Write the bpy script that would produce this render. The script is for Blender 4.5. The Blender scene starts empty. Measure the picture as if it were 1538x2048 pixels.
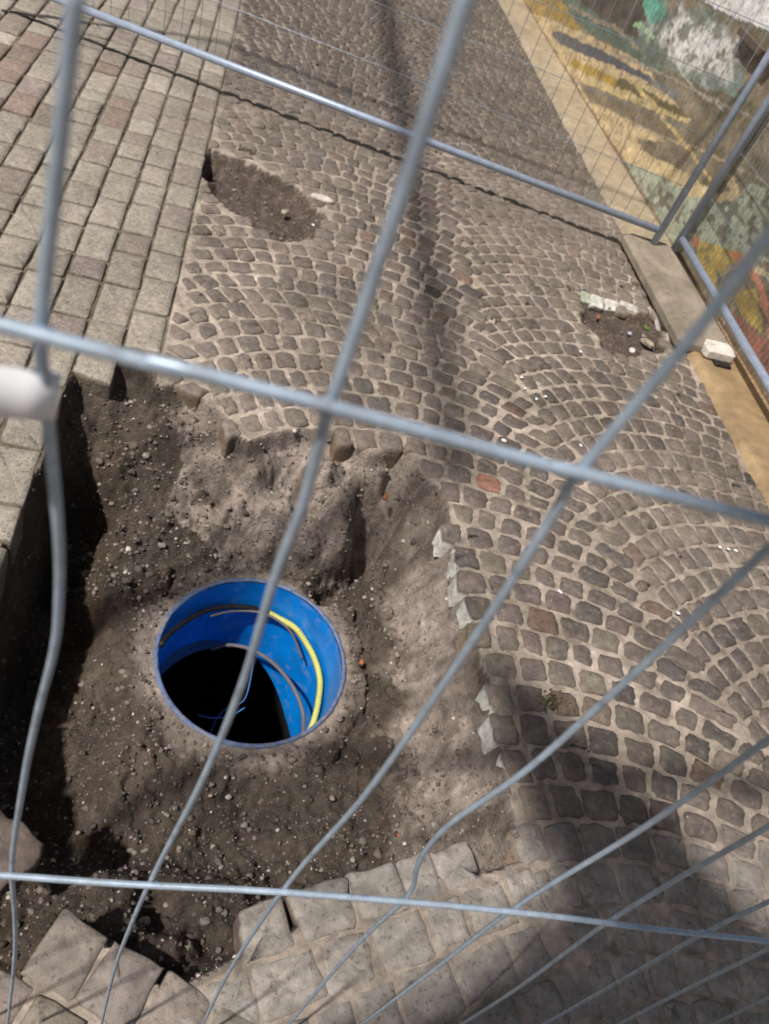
import bpy, math, random
import numpy as np
from mathutils import Vector, Matrix
random.seed(7); rng = np.random.default_rng(7)
scene = bpy.context.scene
COL = scene.collection

# ------------------------------------------------------------------ camera
FPX = 1500.0; H = 1.55
def _basis(N, vp):
    dn = np.array([N[0]-769., N[1]-1024., FPX]); dn /= np.linalg.norm(dn); up = -dn
    d1 = np.array([vp[0]-769., vp[1]-1024., FPX]); d1 -= d1.dot(up)*up; d1 /= np.linalg.norm(d1)
    return np.array([np.cross(d1, up), d1, up])
R = _basis((130, 2400), (635, -670))
CP = np.array([0, 0, H])
def ray(px, py): return R @ np.array([px-769., py-1024., FPX])
def gnd(px, py, z=0.0):
    r = ray(px, py); return CP + (z-H)/r[2]*r
def onfence(px, py, y0, ang):
    r = ray(px, py); n = np.array([-math.sin(ang), math.cos(ang), 0]); return CP + y0*math.cos(ang)/r.dot(n)*r
def oncyl(px, py, c, rad):
    r = ray(px, py); a = r[0]**2+r[1]**2; b = 2*((CP[0]-c[0])*r[0]+(CP[1]-c[1])*r[1])
    q = (CP[0]-c[0])**2+(CP[1]-c[1])**2-rad**2
    return CP + (-b+math.sqrt(max(b*b-4*a*q, 0)))/(2*a)*r
cd = bpy.data.cameras.new("camera"); cam = bpy.data.objects.new("camera", cd); COL.objects.link(cam)
cd.sensor_fit = 'VERTICAL'; cd.sensor_height = 36; cd.sensor_width = 27; cd.lens = FPX/2048*36
cd.clip_start = 0.02; cd.clip_end = 300
M = Matrix([[R[i][0], -R[i][1], -R[i][2]] for i in range(3)]).to_4x4(); M.translation = Vector(CP)
cam.matrix_world = M
cd.dof.use_dof = True; cd.dof.focus_distance = 1.1; cd.dof.aperture_fstop = 7.5
scene.camera = cam
# ------------------------------------------------------------------ light
AZ = math.radians(28); EL = math.radians(60)         # the light travels towards (cos AZ, sin AZ)
w = bpy.data.worlds.new("World"); scene.world = w; w.use_nodes = True
nt = w.node_tree; bgn = nt.nodes.get('Background') or nt.nodes.new('ShaderNodeBackground')
sky = nt.nodes.new('ShaderNodeTexSky'); sky.sky_type = 'NISHITA'; sky.sun_disc = False
sky.sun_elevation = EL; sky.sun_rotation = math.radians(90)-(AZ+math.pi); sky.air_density = 1.0; sky.dust_density = 4.0; sky.ozone_density = 1.0
nt.links.new(sky.outputs[0], bgn.inputs[0]); bgn.inputs[1].default_value = 0.05
sd = bpy.data.lights.new("sun", 'SUN'); sun = bpy.data.objects.new("sun", sd); COL.objects.link(sun)
sd.energy = 4.3; sd.angle = math.radians(2.0); sd.color = (1.0, 0.94, 0.905)
DIR = Vector((math.cos(EL)*math.cos(AZ), math.cos(EL)*math.sin(AZ), -math.sin(EL)))
sun.rotation_euler = DIR.to_track_quat('-Z', 'Y').to_euler(); sun.location = (-5, -3, 9)
COT = 1/math.tan(EL); SH = (COT*math.cos(AZ), COT*math.sin(AZ))   # shadow shift per metre of height
scene.view_settings.view_transform = 'Standard'; scene.view_settings.look = 'None'
scene.view_settings.exposure = 0.0; scene.view_settings.gamma = 1.0

# ------------------------------------------------------------------ helpers
def tag(o, label=None, cat=None, group=None, kind=None):
    if label: o['label'] = label
    if cat: o['category'] = cat
    if group: o['group'] = group
    if kind: o['kind'] = kind
    return o
def mesh_obj(name, V, F, m, parent=None, cols=None, smooth=True, mats=None, fm=None):
    me = bpy.data.meshes.new(name); V = np.asarray(V, dtype=float)
    me.from_pydata([tuple(v) for v in V], [], [tuple(int(i) for i in f) for f in F])
    for mm in (mats or [m]): me.materials.append(mm)
    if fm is not None: me.polygons.foreach_set('material_index', np.asarray(fm, dtype=np.int32))
    if smooth: me.polygons.foreach_set('use_smooth', [True]*len(me.polygons))
    if cols is not None:
        a = me.color_attributes.new('col', 'FLOAT_COLOR', 'POINT')
        c = np.ones((len(V), 4)); c[:, :3] = np.asarray(cols)[:, :3]
        a.data.foreach_set('color', c.ravel())
    me.update()
    o = bpy.data.objects.new(name, me); COL.objects.link(o)
    if parent is not None: o.parent = parent
    return o
def empty(name, loc=(0, 0, 0)):
    o = bpy.data.objects.new(name, None); o.location = loc; COL.objects.link(o); return o
class MB:
    def __init__(s): s.V = []; s.F = []; s.C = []
    def add(s, V, F, c=None):
        n = len(s.V); s.V += [tuple(v) for v in V]; s.F += [tuple(i+n for i in f) for f in F]
        if c is None: c = (1, 1, 1)
        s.C += [c]*len(V) if not isinstance(c, list) else c
    def box(s, x0, x1, y0, y1, z0, z1, b=0.0, c=None):
        # chamfered box
        cx, cy, cz = (x0+x1)/2, (y0+y1)/2, (z0+z1)/2
        V = []; F = []
        hx, hy, hz = (x1-x0)/2, (y1-y0)/2, (z1-z0)/2
        lv = [(-hz, b), (-hz+b, 0), (hz-b, 0), (hz, b)] if b else [(-hz, 0), (hz, 0)]
        for (z, i) in lv:
            ax, ay = hx-i, hy-i; k = b if b else 0
            if b: ring = [(ax-k, -ay), (ax, -ay+k), (ax, ay-k), (ax-k, ay), (-ax+k, ay), (-ax, ay-k), (-ax, -ay+k), (-ax+k, -ay)]
            else: ring = [(ax, -ay), (ax, ay), (-ax, ay), (-ax, -ay)]
            V += [(cx+p, cy+q, cz+z) for p, q in ring]
        n = 8 if b else 4
        for r in range(len(lv)-1):
            for i in range(n): F.append((r*n+i, r*n+(i+1) % n, (r+1)*n+(i+1) % n, (r+1)*n+i))
        F.append(tuple(range(n))[::-1]); F.append(tuple(range((len(lv)-1)*n, len(lv)*n)))
        s.add(V, F, c)
    def tube(s, pts, r, n=10, c=None, cap=True):
        P = [Vector(p) for p in pts]; V = []; F = []
        rr = r if isinstance(r, (list, tuple)) else [r]*len(P)
        t0 = (P[1]-P[0]).normalized(); a = t0.orthogonal().normalized()
        for i, p in enumerate(P):
            if i == 0: t = P[1]-P[0]
            elif i == len(P)-1: t = P[-1]-P[-2]
            else: t = (P[i]-P[i-1]).normalized()+(P[i+1]-P[i]).normalized()
            t.normalize(); a = (a-t*a.dot(t)).normalized(); b = t.cross(a)
            for k in range(n):
                th = 2*math.pi*k/n; V.append(p+(a*math.cos(th)+b*math.sin(th))*rr[i])
        for i in range(len(P)-1):
            for k in range(n): F.append((i*n+k, i*n+(k+1) % n, (i+1)*n+(k+1) % n, (i+1)*n+k))
        if cap: F.append(tuple(range(n))[::-1]); F.append(tuple(range((len(P)-1)*n, len(P)*n)))
        s.add(V, F, c)
    def build(s, name, m, parent=None, smooth=True):
        return mesh_obj(name, s.V, s.F, m, parent, cols=s.C, smooth=smooth)
def spline(pts, k=6):
    P = [np.array(p, float) for p in pts]; P = [2*P[0]-P[1]]+P+[2*P[-1]-P[-2]]; out = []
    for i in range(1, len(P)-2):
        for j in range(k):
            t = j/k
            out.append(0.5*((2*P[i])+(-P[i-1]+P[i+1])*t+(2*P[i-1]-5*P[i]+4*P[i+1]-P[i+2])*t*t+(-P[i-1]+3*P[i]-3*P[i+1]+P[i+2])*t**3))
    out.append(P[-2]); return out
# vectorised value noise
def _h(ix, iy, s):
    n = (ix.astype(np.int64)*374761393+iy.astype(np.int64)*668265263+s*1442695041) & 0xffffffff
    n = ((n ^ (n >> 13))*1274126177) & 0xffffffff
    return ((n ^ (n >> 16)) & 0xffff)/65535.0
def vn(x, y, s=0):
    x = np.asarray(x, float); y = np.asarray(y, float)
    ix = np.floor(x); iy = np.floor(y); fx = x-ix; fy = y-iy; fx = fx*fx*(3-2*fx); fy = fy*fy*(3-2*fy)
    a = _h(ix, iy, s); b = _h(ix+1, iy, s); c = _h(ix, iy+1, s); d = _h(ix+1, iy+1, s)
    return (a*(1-fx)+b*fx)*(1-fy)+(c*(1-fx)+d*fx)*fy
def fbm(x, y, f, o=4, s=0):
    t = 0; a = 0.5; tot = 0
    for i in range(o): t = t+a*(vn(np.asarray(x)*f, np.asarray(y)*f, s+i)-.5); tot += a; a *= .55; f *= 2.03
    return t/tot*2
def sstep(a, b, x): t = np.clip((x-a)/(b-a), 0, 1); return t*t*(3-2*t)
def inpoly(x, y, P):
    x = np.asarray(x); y = np.asarray(y); r = np.zeros(x.shape, bool); n = len(P)
    for i in range(n):
        x0, y0 = P[i][:2]; x1, y1 = P[(i+1) % n][:2]
        if y0 == y1: continue
        c = ((y0 > y) != (y1 > y)) & (x < (x1-x0)*(y-y0)/(y1-y0)+x0); r ^= c
    return r
def dpoly(x, y, P, closed=True):
    x = np.asarray(x, float); y = np.asarray(y, float); d = np.full(x.shape, 1e9); n = len(P)
    for i in range(n if closed else n-1):
        ax, ay = P[i][:2]; bx, by = P[(i+1) % n][:2]; vx, vy = bx-ax, by-ay
        t = np.clip(((x-ax)*vx+(y-ay)*vy)/(vx*vx+vy*vy+1e-12), 0, 1)
        d = np.minimum(d, np.hypot(x-ax-t*vx, y-ay-t*vy))
    return d

# ------------------------------------------------------------------ materials
def mat(name, base=(.5, .5, .5), rough=.8, metal=0., attr=False, nscale=20., namt=.3, bump=.3, bscale=80., dark=None, spec=.3, bdist=.004, mott=None, rvar=0., stain=0., bump2=0.):
    m = bpy.data.materials.new(name); m.use_nodes = True; N = m.node_tree.nodes; L = m.node_tree.links
    b = N['Principled BSDF']; b.inputs['Roughness'].default_value = rough; b.inputs['Metallic'].default_value = metal
    b.inputs['Specular IOR Level'].default_value = spec
    tc = N.new('ShaderNodeTexCoord'); geo = tc.outputs['Object']
    if attr:
        a = N.new('ShaderNodeAttribute'); a.attribute_name = 'col'; c0 = a.outputs['Color']
    else:
        r = N.new('ShaderNodeRGB'); r.outputs[0].default_value = (*base, 1); c0 = r.outputs[0]
    def noise(sc, det=6, ro=.6):
        n = N.new('ShaderNodeTexNoise'); n.inputs['Scale'].default_value = sc; n.inputs['Detail'].default_value = det; n.inputs['Roughness'].default_value = ro
        L.new(geo, n.inputs['Vector']); return n.outputs['Fac']
    def mrange(x, a, b_, c, d):
        r = N.new('ShaderNodeMapRange'); L.new(x, r.inputs[0])
        for i, v in zip((1, 2, 3, 4), (a, b_, c, d)): r.inputs[i].default_value = v
        return r.outputs[0]
    def mix(f, a, b_, mode='MIX'):
        x = N.new('ShaderNodeMix'); x.data_type = 'RGBA'; x.blend_type = mode
        if isinstance(f, float): x.inputs[0].default_value = f
        else: L.new(f, x.inputs[0])
        L.new(a, x.inputs[6])
        if isinstance(b_, tuple): x.inputs[7].default_value = (*b_, 1)
        else: L.new(b_, x.inputs[7])
        return x.outputs[2]
    v = mrange(noise(nscale), .3, .7, 1-namt, 1+namt)
    cc = N.new('ShaderNodeCombineColor')
    for i in range(3): L.new(v, cc.inputs[i])
    col = mix(1.0, c0, cc.outputs[0], 'MULTIPLY')
    if mott:   # (colour, scale, low, high, amount)
        col = mix(mrange(noise(mott[1]), mott[2], mott[3], 0, mott[4]), col, mott[0])
    if dark:
        col = mix(mrange(noise(dark[1], 3), dark[2], dark[3], 0, dark[4]), col, dark[0])
    if stain:
        for sc_, am in ((3.1, stain), (11., stain*.8), (38., stain*.6)):
            v2 = mrange(noise(sc_, 5, .65), .34, .66, 1-am, 1+am*.55); c2 = N.new('ShaderNodeCombineColor')
            v3 = mrange(noise(sc_, 5, .65), .34, .66, 1-am*1.12, 1+am*.5)
            L.new(v2, c2.inputs[0]); L.new(v2, c2.inputs[1]); L.new(v3, c2.inputs[2]); col = mix(1.0, col, c2.outputs[0], 'MULTIPLY')
    L.new(col, b.inputs['Base Color'])
    if rvar: L.new(mrange(noise(nscale*.7), .3, .7, rough-rvar, rough+rvar), b.inputs['Roughness'])
    if bump:
        bp = N.new('ShaderNodeBump'); bp.inputs['Strength'].default_value = bump; bp.inputs['Distance'].default_value = bdist
        L.new(noise(bscale, 8, .65), bp.inputs['Height']); L.new(bp.outputs[0], b.inputs['Normal'])
        if bump2:
            b2 = N.new('ShaderNodeBump'); b2.inputs['Strength'].default_value = bump2; b2.inputs['Distance'].default_value = bdist*3.5
            L.new(noise(bscale*.3, 6, .7), b2.inputs['Height']); L.new(bp.outputs[0], b2.inputs['Normal']); L.new(b2.outputs[0], b.inputs['Normal'])
    return m
M_sett = mat('granite setts', attr=True, rough=.72, nscale=55, namt=.24, bump=.55, bscale=75, mott=((.52, .47, .40), 120, .54, .70, .7), dark=((.07, .06, .04), 150, .54, .70, .75), bdist=.005, stain=.16, bump2=.15)
M_cob = mat('basalt cobbles', attr=True, rough=.62, nscale=28, namt=.25, bump=.6, bscale=70, mott=((.30, .26, .215), 48, .54, .72, .7), dark=((.035, .03, .022), 95, .56, .72, .6), bdist=.005, stain=.22, bump2=.25)
M_mortar = mat('joint mortar and sand', attr=True, rough=.85, nscale=30, namt=.3, bump=.7, bscale=110, mott=((.36, .30, .25), 90, .5, .7, .5), dark=((.07, .055, .04), 14, .52, .7, .6), stain=.28, bump2=.4)
M_soil = mat('excavated soil', attr=True, rough=.9, nscale=26, namt=.34, bump=.9, bscale=130, mott=((.24, .205, .17), 230, .57, .68, .7), dark=((.035, .028, .02), 75, .56, .72, .6), bdist=.007, stain=.22, bump2=.5)
M_gravel = mat('gravel', attr=True, rough=.85, nscale=120, namt=.25, bump=.4, bscale=260)
M_conc = mat('cast concrete', (.30, .255, .2), rough=.8, nscale=9, namt=.22, bump=.5, bscale=120, dark=((.12, .10, .075), 17, .54, .74, .6), stain=.15)
M_kerb = mat('stone kerb', attr=True, rough=.42, nscale=18, namt=.2, bump=.35, bscale=140, dark=((.12, .09, .05), 60, .58, .8, .5), spec=.5, rvar=.12, stain=.16)
M_mural = mat('mural paint', attr=True, rough=.24, nscale=22, namt=.2, bump=.35, bscale=60, dark=((.09, .08, .06), 45, .58, .72, .55), spec=.5, rvar=.12, stain=.16)
M_galv = mat('galvanised wire', (.40, .49, .58), rough=.45, metal=.25, nscale=60, namt=.2, rvar=.12, mott=((.62, .68, .74), 140, .58, .72, .5), dark=((.14, .10, .075), 55, .60, .78, .7), bump=.3, bscale=300, spec=.5, bdist=.0005)
M_galv2 = mat('galvanised tube', (.42, .50, .62), rough=.38, metal=.3, nscale=30, namt=.15, bump=.1, bscale=150, spec=.5, bdist=.001)
M_blue = mat('blue plastic', (.001, .25, .78), rough=.38, nscale=10, namt=.18, bump=.15, bscale=60, mott=((.30, .36, .66), 22, .54, .72, .55), dark=((.06, .07, .10), 30, .60, .75, .6), spec=.5, bdist=.001)
M_rim = mat('scuffed pipe rim', (.12, .17, .30), rough=.7, nscale=60, namt=.35, bump=.5, bscale=160, mott=((.24, .22, .2), 50, .5, .62, .8), bdist=.002)
M_yel = mat('yellow hose', (.56, .56, .15), rough=.5, nscale=90, namt=.12, bump=.2, bscale=300, bdist=.001)
M_blk = mat('black conduit', (.018, .017, .016), rough=.5, nscale=60, namt=.3, bump=.2, bscale=200)
M_gry = mat('grey cable', (.15, .14, .145), rough=.55, nscale=60, namt=.2, bump=.1, bscale=200)
M_bwire = mat('pale blue wire', (.10, .25, .55), rough=.4, nscale=60, namt=.1, bump=0)
M_wplastic = mat('white plastic', (.93, .93, .94), rough=.35, nscale=20, namt=.04, bump=.05, bscale=80, spec=.5)
M_stone = mat('pale stone', attr=True, rough=.75, nscale=40, namt=.22, bump=.6, bscale=90, dark=((.12, .10, .08), 70, .58, .75, .4), stain=.15, bump2=.3)
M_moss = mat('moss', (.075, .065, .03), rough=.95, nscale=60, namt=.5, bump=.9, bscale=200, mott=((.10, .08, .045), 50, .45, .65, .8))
M_leaf = mat('leaf', (.12, .25, .03), rough=.6, nscale=60, namt=.2, bump=0)
M_brick = mat('brick fragment', (.42, .15, .07), rough=.85, nscale=90, namt=.25, bump=.5, bscale=200)
M_foil = mat('shiny litter', (.75, .8, .85), rough=.18, metal=.6, nscale=60, namt=.1, bump=.5, bscale=60)
M_plas = mat('pale blue film', (.35, .62, .8), rough=.2, nscale=60, namt=.2, bump=.6, bscale=60, spec=.6)
M_post = mat('painted steel', (.12, .13, .14), rough=.5, nscale=30, namt=.15, bump=.1, bscale=100)
M_canvas = mat('canvas', (.4, .38, .33), rough=.9, nscale=30, namt=.1, bump=.2, bscale=300)
M_shade = mat('shaft in painted shade', (.012, .011, .012), rough=.9, nscale=12, namt=.4, bump=.3, bscale=50)
M_bar = mat('brown bar', (.13, .10, .075), rough=.6, nscale=30, namt=.3, bump=.4, bscale=90)

# ------------------------------------------------------------------ ground shape
PIT = [(-.13, 1.825), (-.08, 1.83), (.0, 1.79), (.07, 1.74), (.12, 1.66), (.17, 1.64), (.24, 1.70), (.38, 1.75), (.47, 1.75), (.54, 1.70), (.60, 1.72), (.66, 1.76), (.70, 1.66),
       (.77, 1.56), (.775, 1.41), (.80, 1.27), (.795, 1.08), (.81, .96), (.82, .81), (.81, .67), (.825, .52), (.79, .50), (.62, .475),
       (.38, .42), (.24, .34), (.12, .285), (.06, .315), (-.08, .39), (-.12, .30), (-.18, .25), (-.42, .25), (-.375, .7), (-.37, 1.1), (-.345, 1.32),
       (-.33, 1.5), (-.35, 1.81), (-.245, 1.815), (-.235, 1.885), (-.165, 1.885), (-.15, 1.82)]
POT1 = [(-.12, 3.50), (-.10, 3.12), (.02, 3.0), (.12, 2.9), (.24, 2.87), (.34, 2.91), (.42, 3.02), (.40, 3.2), (.33, 3.36), (.20, 3.42), (.06, 3.47)]
POT2 = [(1.63, 3.06), (1.80, 3.04), (2.0, 3.08), (2.08, 3.06), (2.07, 2.9), (2.03, 2.76), (1.9, 2.66), (1.78, 2.6), (1.67, 2.66), (1.62, 2.84)]
PC = (.262, 1.10); PR = .262; PZ = -.285
_cp = [(230, 800, -.09), (200, 770, -.09), (240, 900, -.14), (350, 850, -.06), (330, 950, -.17), (420, 900, -.09), (430, 1000, -.2), (520, 920, -.07), (560, 1000, -.17), (650, 930, -.07), (620, 1060, -.2),
       (700, 990, -.12), (760, 930, -.06), (800, 1010, -.17), (700, 1110, -.38), (750, 1060, -.36), (560, 1130, -.29), (400, 1080, -.25), (250, 1080, -.24), (210, 1160, -.26), (290, 1000, -.21),
       (130, 1300, -.50), (160, 1100, -.42), (60, 1400, -.50), (100, 1200, -.50), (170, 1450, -.36), (250, 1500, -.3), (120, 1650, -.52), (170, 1700, -.50), (60, 1560, -.42), (240, 1700, -.36), (300, 1600, -.31),
       (400, 1700, -.35), (480, 1620, -.35), (700, 1550, -.3), (850, 1600, -.27), (600, 1720, -.3), (800, 1300, -.3), (760, 1180, -.31), (860, 1450, -.27), (900, 1650, -.25), (300, 1850, -.28), (40, 1800, -.3), (230, 1790, -.16), (270, 1850, -.10), (330, 1900, -.07), (420, 1830, -.14), (180, 1800, -.2)]
CPT = np.array([[*gnd(a, b, z)[:2], z] for a, b, z in _cp]+[[PC[0]+.31*math.cos(t), PC[1]+.31*math.sin(t), -.292] for t in np.linspace(0, 2*math.pi, 16, endpoint=False)])
def pitfloor(x, y):
    n = 0; d = 0
    for a, b, z in CPT:
        ww = 1/((x-a)**2+(y-b)**2+.0006)**1.7; n = n+ww*z; d = d+ww
    return n/d
CRK = [[gnd(*p, -.29)[:2] for p in L_] for L_ in ([(695, 1160), (705, 1215), (728, 1265), (727, 1310), (742, 1350), (738, 1420), (700, 1470), (675, 1515)], [(250, 1560), (262, 1600), (285, 1660)], [(330, 1190), (345, 1150)],
       [(560, 1150), (640, 1160), (700, 1120)], [(860, 1430), (858, 1490)])]
def hgt(x, y):
    """height of the bedding (mortar / soil) everywhere"""
    x = np.asarray(x, float); y = np.asarray(y, float)
    wx = x+fbm(x, y, 9, 3, 5)*.018; wy = y+fbm(x, y, 9, 3, 9)*.018
    base = np.where(x < -.125, -.0095, np.where(y < .56, -.004, -.0065))+fbm(x, y, 14, 3, 3)*.004
    ins = inpoly(wx, wy, PIT); d = dpoly(wx, wy, PIT); sd_ = np.where(ins, d, -d)+.010; ins = sd_ > -.008; d = np.maximum(sd_, 0)
    fl = pitfloor(x, y)
    rc = np.hypot(x-PC[0], y-PC[1])
    rough = fbm(x, y, 7, 6, 21)*.034+np.abs(fbm(x, y, 24, 4, 33))*.030-.010
    clod = np.maximum(fbm(x, y, 38, 3, 41)-.05, 0)**1.1*.040+np.maximum(fbm(x, y, 85, 2, 44)-.1, 0)*.016
    k = sstep(.0, .10, rc-PR)
    fl = fl+rough*(.25+.75*k)+clod*(.3+.7*k)
    fl = np.where(rc < PR+.02, PZ-.004+fbm(x, y, 40, 2, 3)*.004, fl*sstep(.0, .06, rc-PR)+(PZ+.0)*(1-sstep(.0, .06, rc-PR)))
    for i, L_ in enumerate(CRK):
        dc = dpoly(x+fbm(x, y, 30, 2, 50)*.012, y+fbm(x, y, 30, 2, 51)*.012, L_, False)
        fl = fl-np.exp(-(dc/.007)**2)*.035
    ww = .035+.075*sstep(.55, .75, x)*sstep(.45, .6, y)          # the right wall leans back
    ww = ww+.05*sstep(1.5, 1.62, y)
    lm_ = lambda px, py, z, h, r: h*np.exp(-(np.hypot(x-gnd(px, py, z)[0]+fbm(x, y, 14, 2, 77)*.03, (y-gnd(px, py, z)[1])*1.2+fbm(x, y, 14, 2, 78)*.03)/r)**4)
    fl = fl+lm_(690, 1010, -.1, .09, .075)+lm_(570, 985, -.1, .035, .06)+lm_(460, 1010, -.15, .035, .05)+lm_(640, 930, -.06, .02, .05)
    cl = dpoly(x+fbm(x, y, 16, 3, 50)*.02, y+fbm(x, y, 16, 3, 51)*.02, [gnd(*p, -.2)[:2] for p in [(845, 985), (800, 1030), (755, 1070), (700, 1125), (660, 1150)]], False)
    fl = fl-.15*np.exp(-(cl/.034)**2)
    t = np.clip(d/ww, 0, 1); wall = fl*(t**.8)-.055*np.clip((sd_+.008)/.016, 0, 1)*(1-t)
    wall = wall+fbm(x, y, 30, 4, 61)*.012*np.where(t < 1, 1, 0)
    z = np.where(ins, np.minimum(wall+np.where(sd_ < .008, base*(1-np.clip((sd_+.008)/.016, 0, 1)), 0), base), base)
    for P, dep in ((POT1, .05), (POT2, .045)):
        ux = x+fbm(x, y, 7, 4, 15)*.07; uy = y+fbm(x, y, 7, 4, 19)*.07; i2 = inpoly(ux, uy, P); d2 = dpoly(ux, uy, P)
        z = np.where(i2, -.01-dep*sstep(0, .05, d2)+fbm(x, y, 30, 4, 71)*.013*sstep(0, .04, d2), z)
    dk = np.hypot((x+.10)/.045, (y-3.36)/.12); z = z-.16*(1-sstep(.5, 1.1, dk+fbm(x, y, 22, 3, 5)*.5))
    return z, ins
xs = np.concatenate([np.linspace(-40, -3, 14), np.arange(-2.6, -.62, .08), np.arange(-.6, 1.0, .0062), np.arange(1.0, 2.5, .018), [2.7, 3.5, 6, 20, 40]])
ys = np.concatenate([[-30, -10, -4, -2, -1], np.arange(-.6, .2, .04), np.arange(.2, 2.0, .0062), np.arange(2.0, 3.6, .016), np.arange(3.62, 5, .05), np.arange(5.1, 12, .3), [14, 20, 40]])
GX, GY = np.meshgrid(xs, ys); gz, gi = hgt(GX, GY)
nx = len(xs)
def srgb(*c): return tuple((v/255/12.92 if v/255 <= .04045 else ((v/255+.055)/1.055)**2.4) for v in c)
# colours of the bedding
mud = np.clip(.5+fbm(GX, GY, 1.6, 3, 81), 0, 1)
cT = np.array((.44, .37, .315)); cD = np.array((.15, .125, .09)); cB = np.array((.115, .09, .072))
col = np.where((GX < -.125)[..., None], cD*(.8+.5*mud[..., None]), cT*(.72+.4*mud[..., None]))
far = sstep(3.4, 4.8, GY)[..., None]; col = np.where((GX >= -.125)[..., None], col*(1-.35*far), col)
# soil in the pit: brown with pale cement patches
pale = np.zeros_like(GX)
rc = np.hypot(GX-PC[0], GY-PC[1]); nz = fbm(GX, GY, 11, 4, 91)
pale = np.maximum(pale, .75*(1-sstep(.01, .085, rc-PR+nz*.06)))
haunch = [gnd(*p, -.14)[:2] for p in [(300, 770), (360, 940), (330, 990), (480, 1070), (640, 1090), (760, 1080), (840, 990), (790, 880), (640, 850), (450, 800)]]
pale = np.maximum(pale, np.where(inpoly(GX+nz*.03, GY+nz*.03, haunch), .95, 0)*np.clip(.75+1.6*fbm(GX, GY, 17, 4, 57), .12, 1))
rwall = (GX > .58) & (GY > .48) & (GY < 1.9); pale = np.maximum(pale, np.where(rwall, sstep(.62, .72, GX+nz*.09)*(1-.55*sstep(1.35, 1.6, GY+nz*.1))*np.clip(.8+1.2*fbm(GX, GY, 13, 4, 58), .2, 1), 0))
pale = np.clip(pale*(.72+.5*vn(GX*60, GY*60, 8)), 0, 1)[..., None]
soil = np.array((.095, .074, .058))*(.8+.5*vn(GX*9, GY*9, 4)[..., None])
pcol = soil*(1-pale)+np.array((.42, .35, .305))*pale
lm = ((GX < -.16) & (GY < 1.7))[..., None]; pcol = np.where(lm, pcol*np.array((.9, .85, .75)), pcol)
col = np.where(gi[..., None], pcol, col)
for P in (POT1, POT2): col = np.where(inpoly(GX+fbm(GX, GY, 7, 4, 15)*.07, GY+fbm(GX, GY, 7, 4, 19)*.07, P)[..., None], np.array((.085, .063, .052))*(.85+.4*mud[..., None]), col)
V = np.stack([GX, GY, gz], -1).reshape(-1, 3); C = col.reshape(-1, 3)
idx = np.arange(V.shape[0]).reshape(GX.shape)
Q = np.stack([idx[:-1, :-1], idx[:-1, 1:], idx[1:, 1:], idx[1:, :-1]], -1).reshape(-1, 4)
fcx = V[Q].mean(1); fin = gi.reshape(-1)[Q].any(1); keep = np.hypot(fcx[:, 0]-PC[0], fcx[:, 1]-PC[1]) > PR+.003
def sub(name, sel, m):
    q = Q[sel]; u, inv = np.unique(q, return_inverse=True); return mesh_obj(name, V[u], inv.reshape(-1, 4), m, cols=C[u])
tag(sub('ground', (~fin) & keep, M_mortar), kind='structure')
tag(sub('pit_soil', fin & keep, M_soil), kind='structure')
def zat(x, y): return float(hgt(np.array([x]), np.array([y]))[0][0])

# ------------------------------------------------------------------ paving stones
def stone(mb, poly, top, bot, col, side, dome=.004, bev=.006, seg=16, rings=(1., .93, .6), tilt=0.012, rough=.002, rnd=.012):
    """one stone from a convex outline, its rim worn round, its faces a little uneven"""
    P = np.array(poly); c = P.mean(0); n = len(P)
    # resample the outline and round the corners
    L_ = np.linalg.norm(np.roll(P, -1, 0)-P, axis=1); cum = np.concatenate([[0], np.cumsum(L_)]); tot = cum[-1]
    out = []; cut = rnd
    ang = [abs(math.degrees(math.acos(max(-1, min(1, float(np.dot(P[i]-P[i-1], P[(i+1) % n]-P[i])/(L_[i-1]*L_[i]+1e-9))))))) for i in range(n)]
    for i in range(n):
        p0, p1, p2 = P[i-1], P[i], P[(i+1) % n]
        if ang[i] > 35:
            k0 = min(cut*random.uniform(.5, 1.4), L_[i-1]*.3); k1 = min(cut*random.uniform(.5, 1.4), L_[i]*.3)
            a_ = p1+(p0-p1)/L_[i-1]*k0; b_ = p1+(p2-p1)/L_[i]*k1; out += [a_, p1*.45+(a_+b_)*.275, b_]
        else: out.append(p1)
        if L_[i] > .045: out += [P[i]*(1-t)+P[(i+1) % n]*t for t in ((.36, .64) if L_[i] > .07 else (.5,))]
    O = np.array(out); seg = len(O)
    O += rng.normal(0, rough, O.shape)
    size = np.sqrt(((O-c)**2).sum(1)).mean()
    tx, ty = rng.normal(0, tilt, 2); dz = rng.normal(0, .0018)
    Vs = []; Cs = []
    def ring(k, z, cc, jit=.0006):
        for q in O:
            p = c+(q-c)*k; Vs.append((p[0], p[1], z+dz+tx*(p[0]-c[0])+ty*(p[1]-c[1])+rng.normal(0, jit))); Cs.append(cc)
    ring(.97, bot, side); ring(1., top-.022, side, 0); ring(1., top-bev, tuple(.5*(a+b) for a, b in zip(col, side)) if side[0] < .4 else col)
    k1 = 1-bev*.8/size; ring(k1, top-.001, col); ring(k1*.72, top+dome*.6, col, .0011); ring(k1*.35, top+dome, col, .0011)
    Vs.append((c[0], c[1], top+dome+dz)); Cs.append(col)
    F = []
    for r in range(5):
        for i in range(seg): F.append((r*seg+i, r*seg+(i+1) % seg, (r+1)*seg+(i+1) % seg, (r+1)*seg+i))
    for i in range(seg): F.append((5*seg+i, 5*seg+(i+1) % seg, 6*seg))
    mb.add(Vs, F, Cs)
def tint(c, v=.14, h=.03):
    k = 1+random.gauss(0, v); k = max(.55, min(1.5, k)); return tuple(max(.01, a*k*(1+random.gauss(0, h))) for a in c)
def near(p, P): return float(dpoly(np.array([p[0]]), np.array([p[1]]), P)[0])
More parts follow.
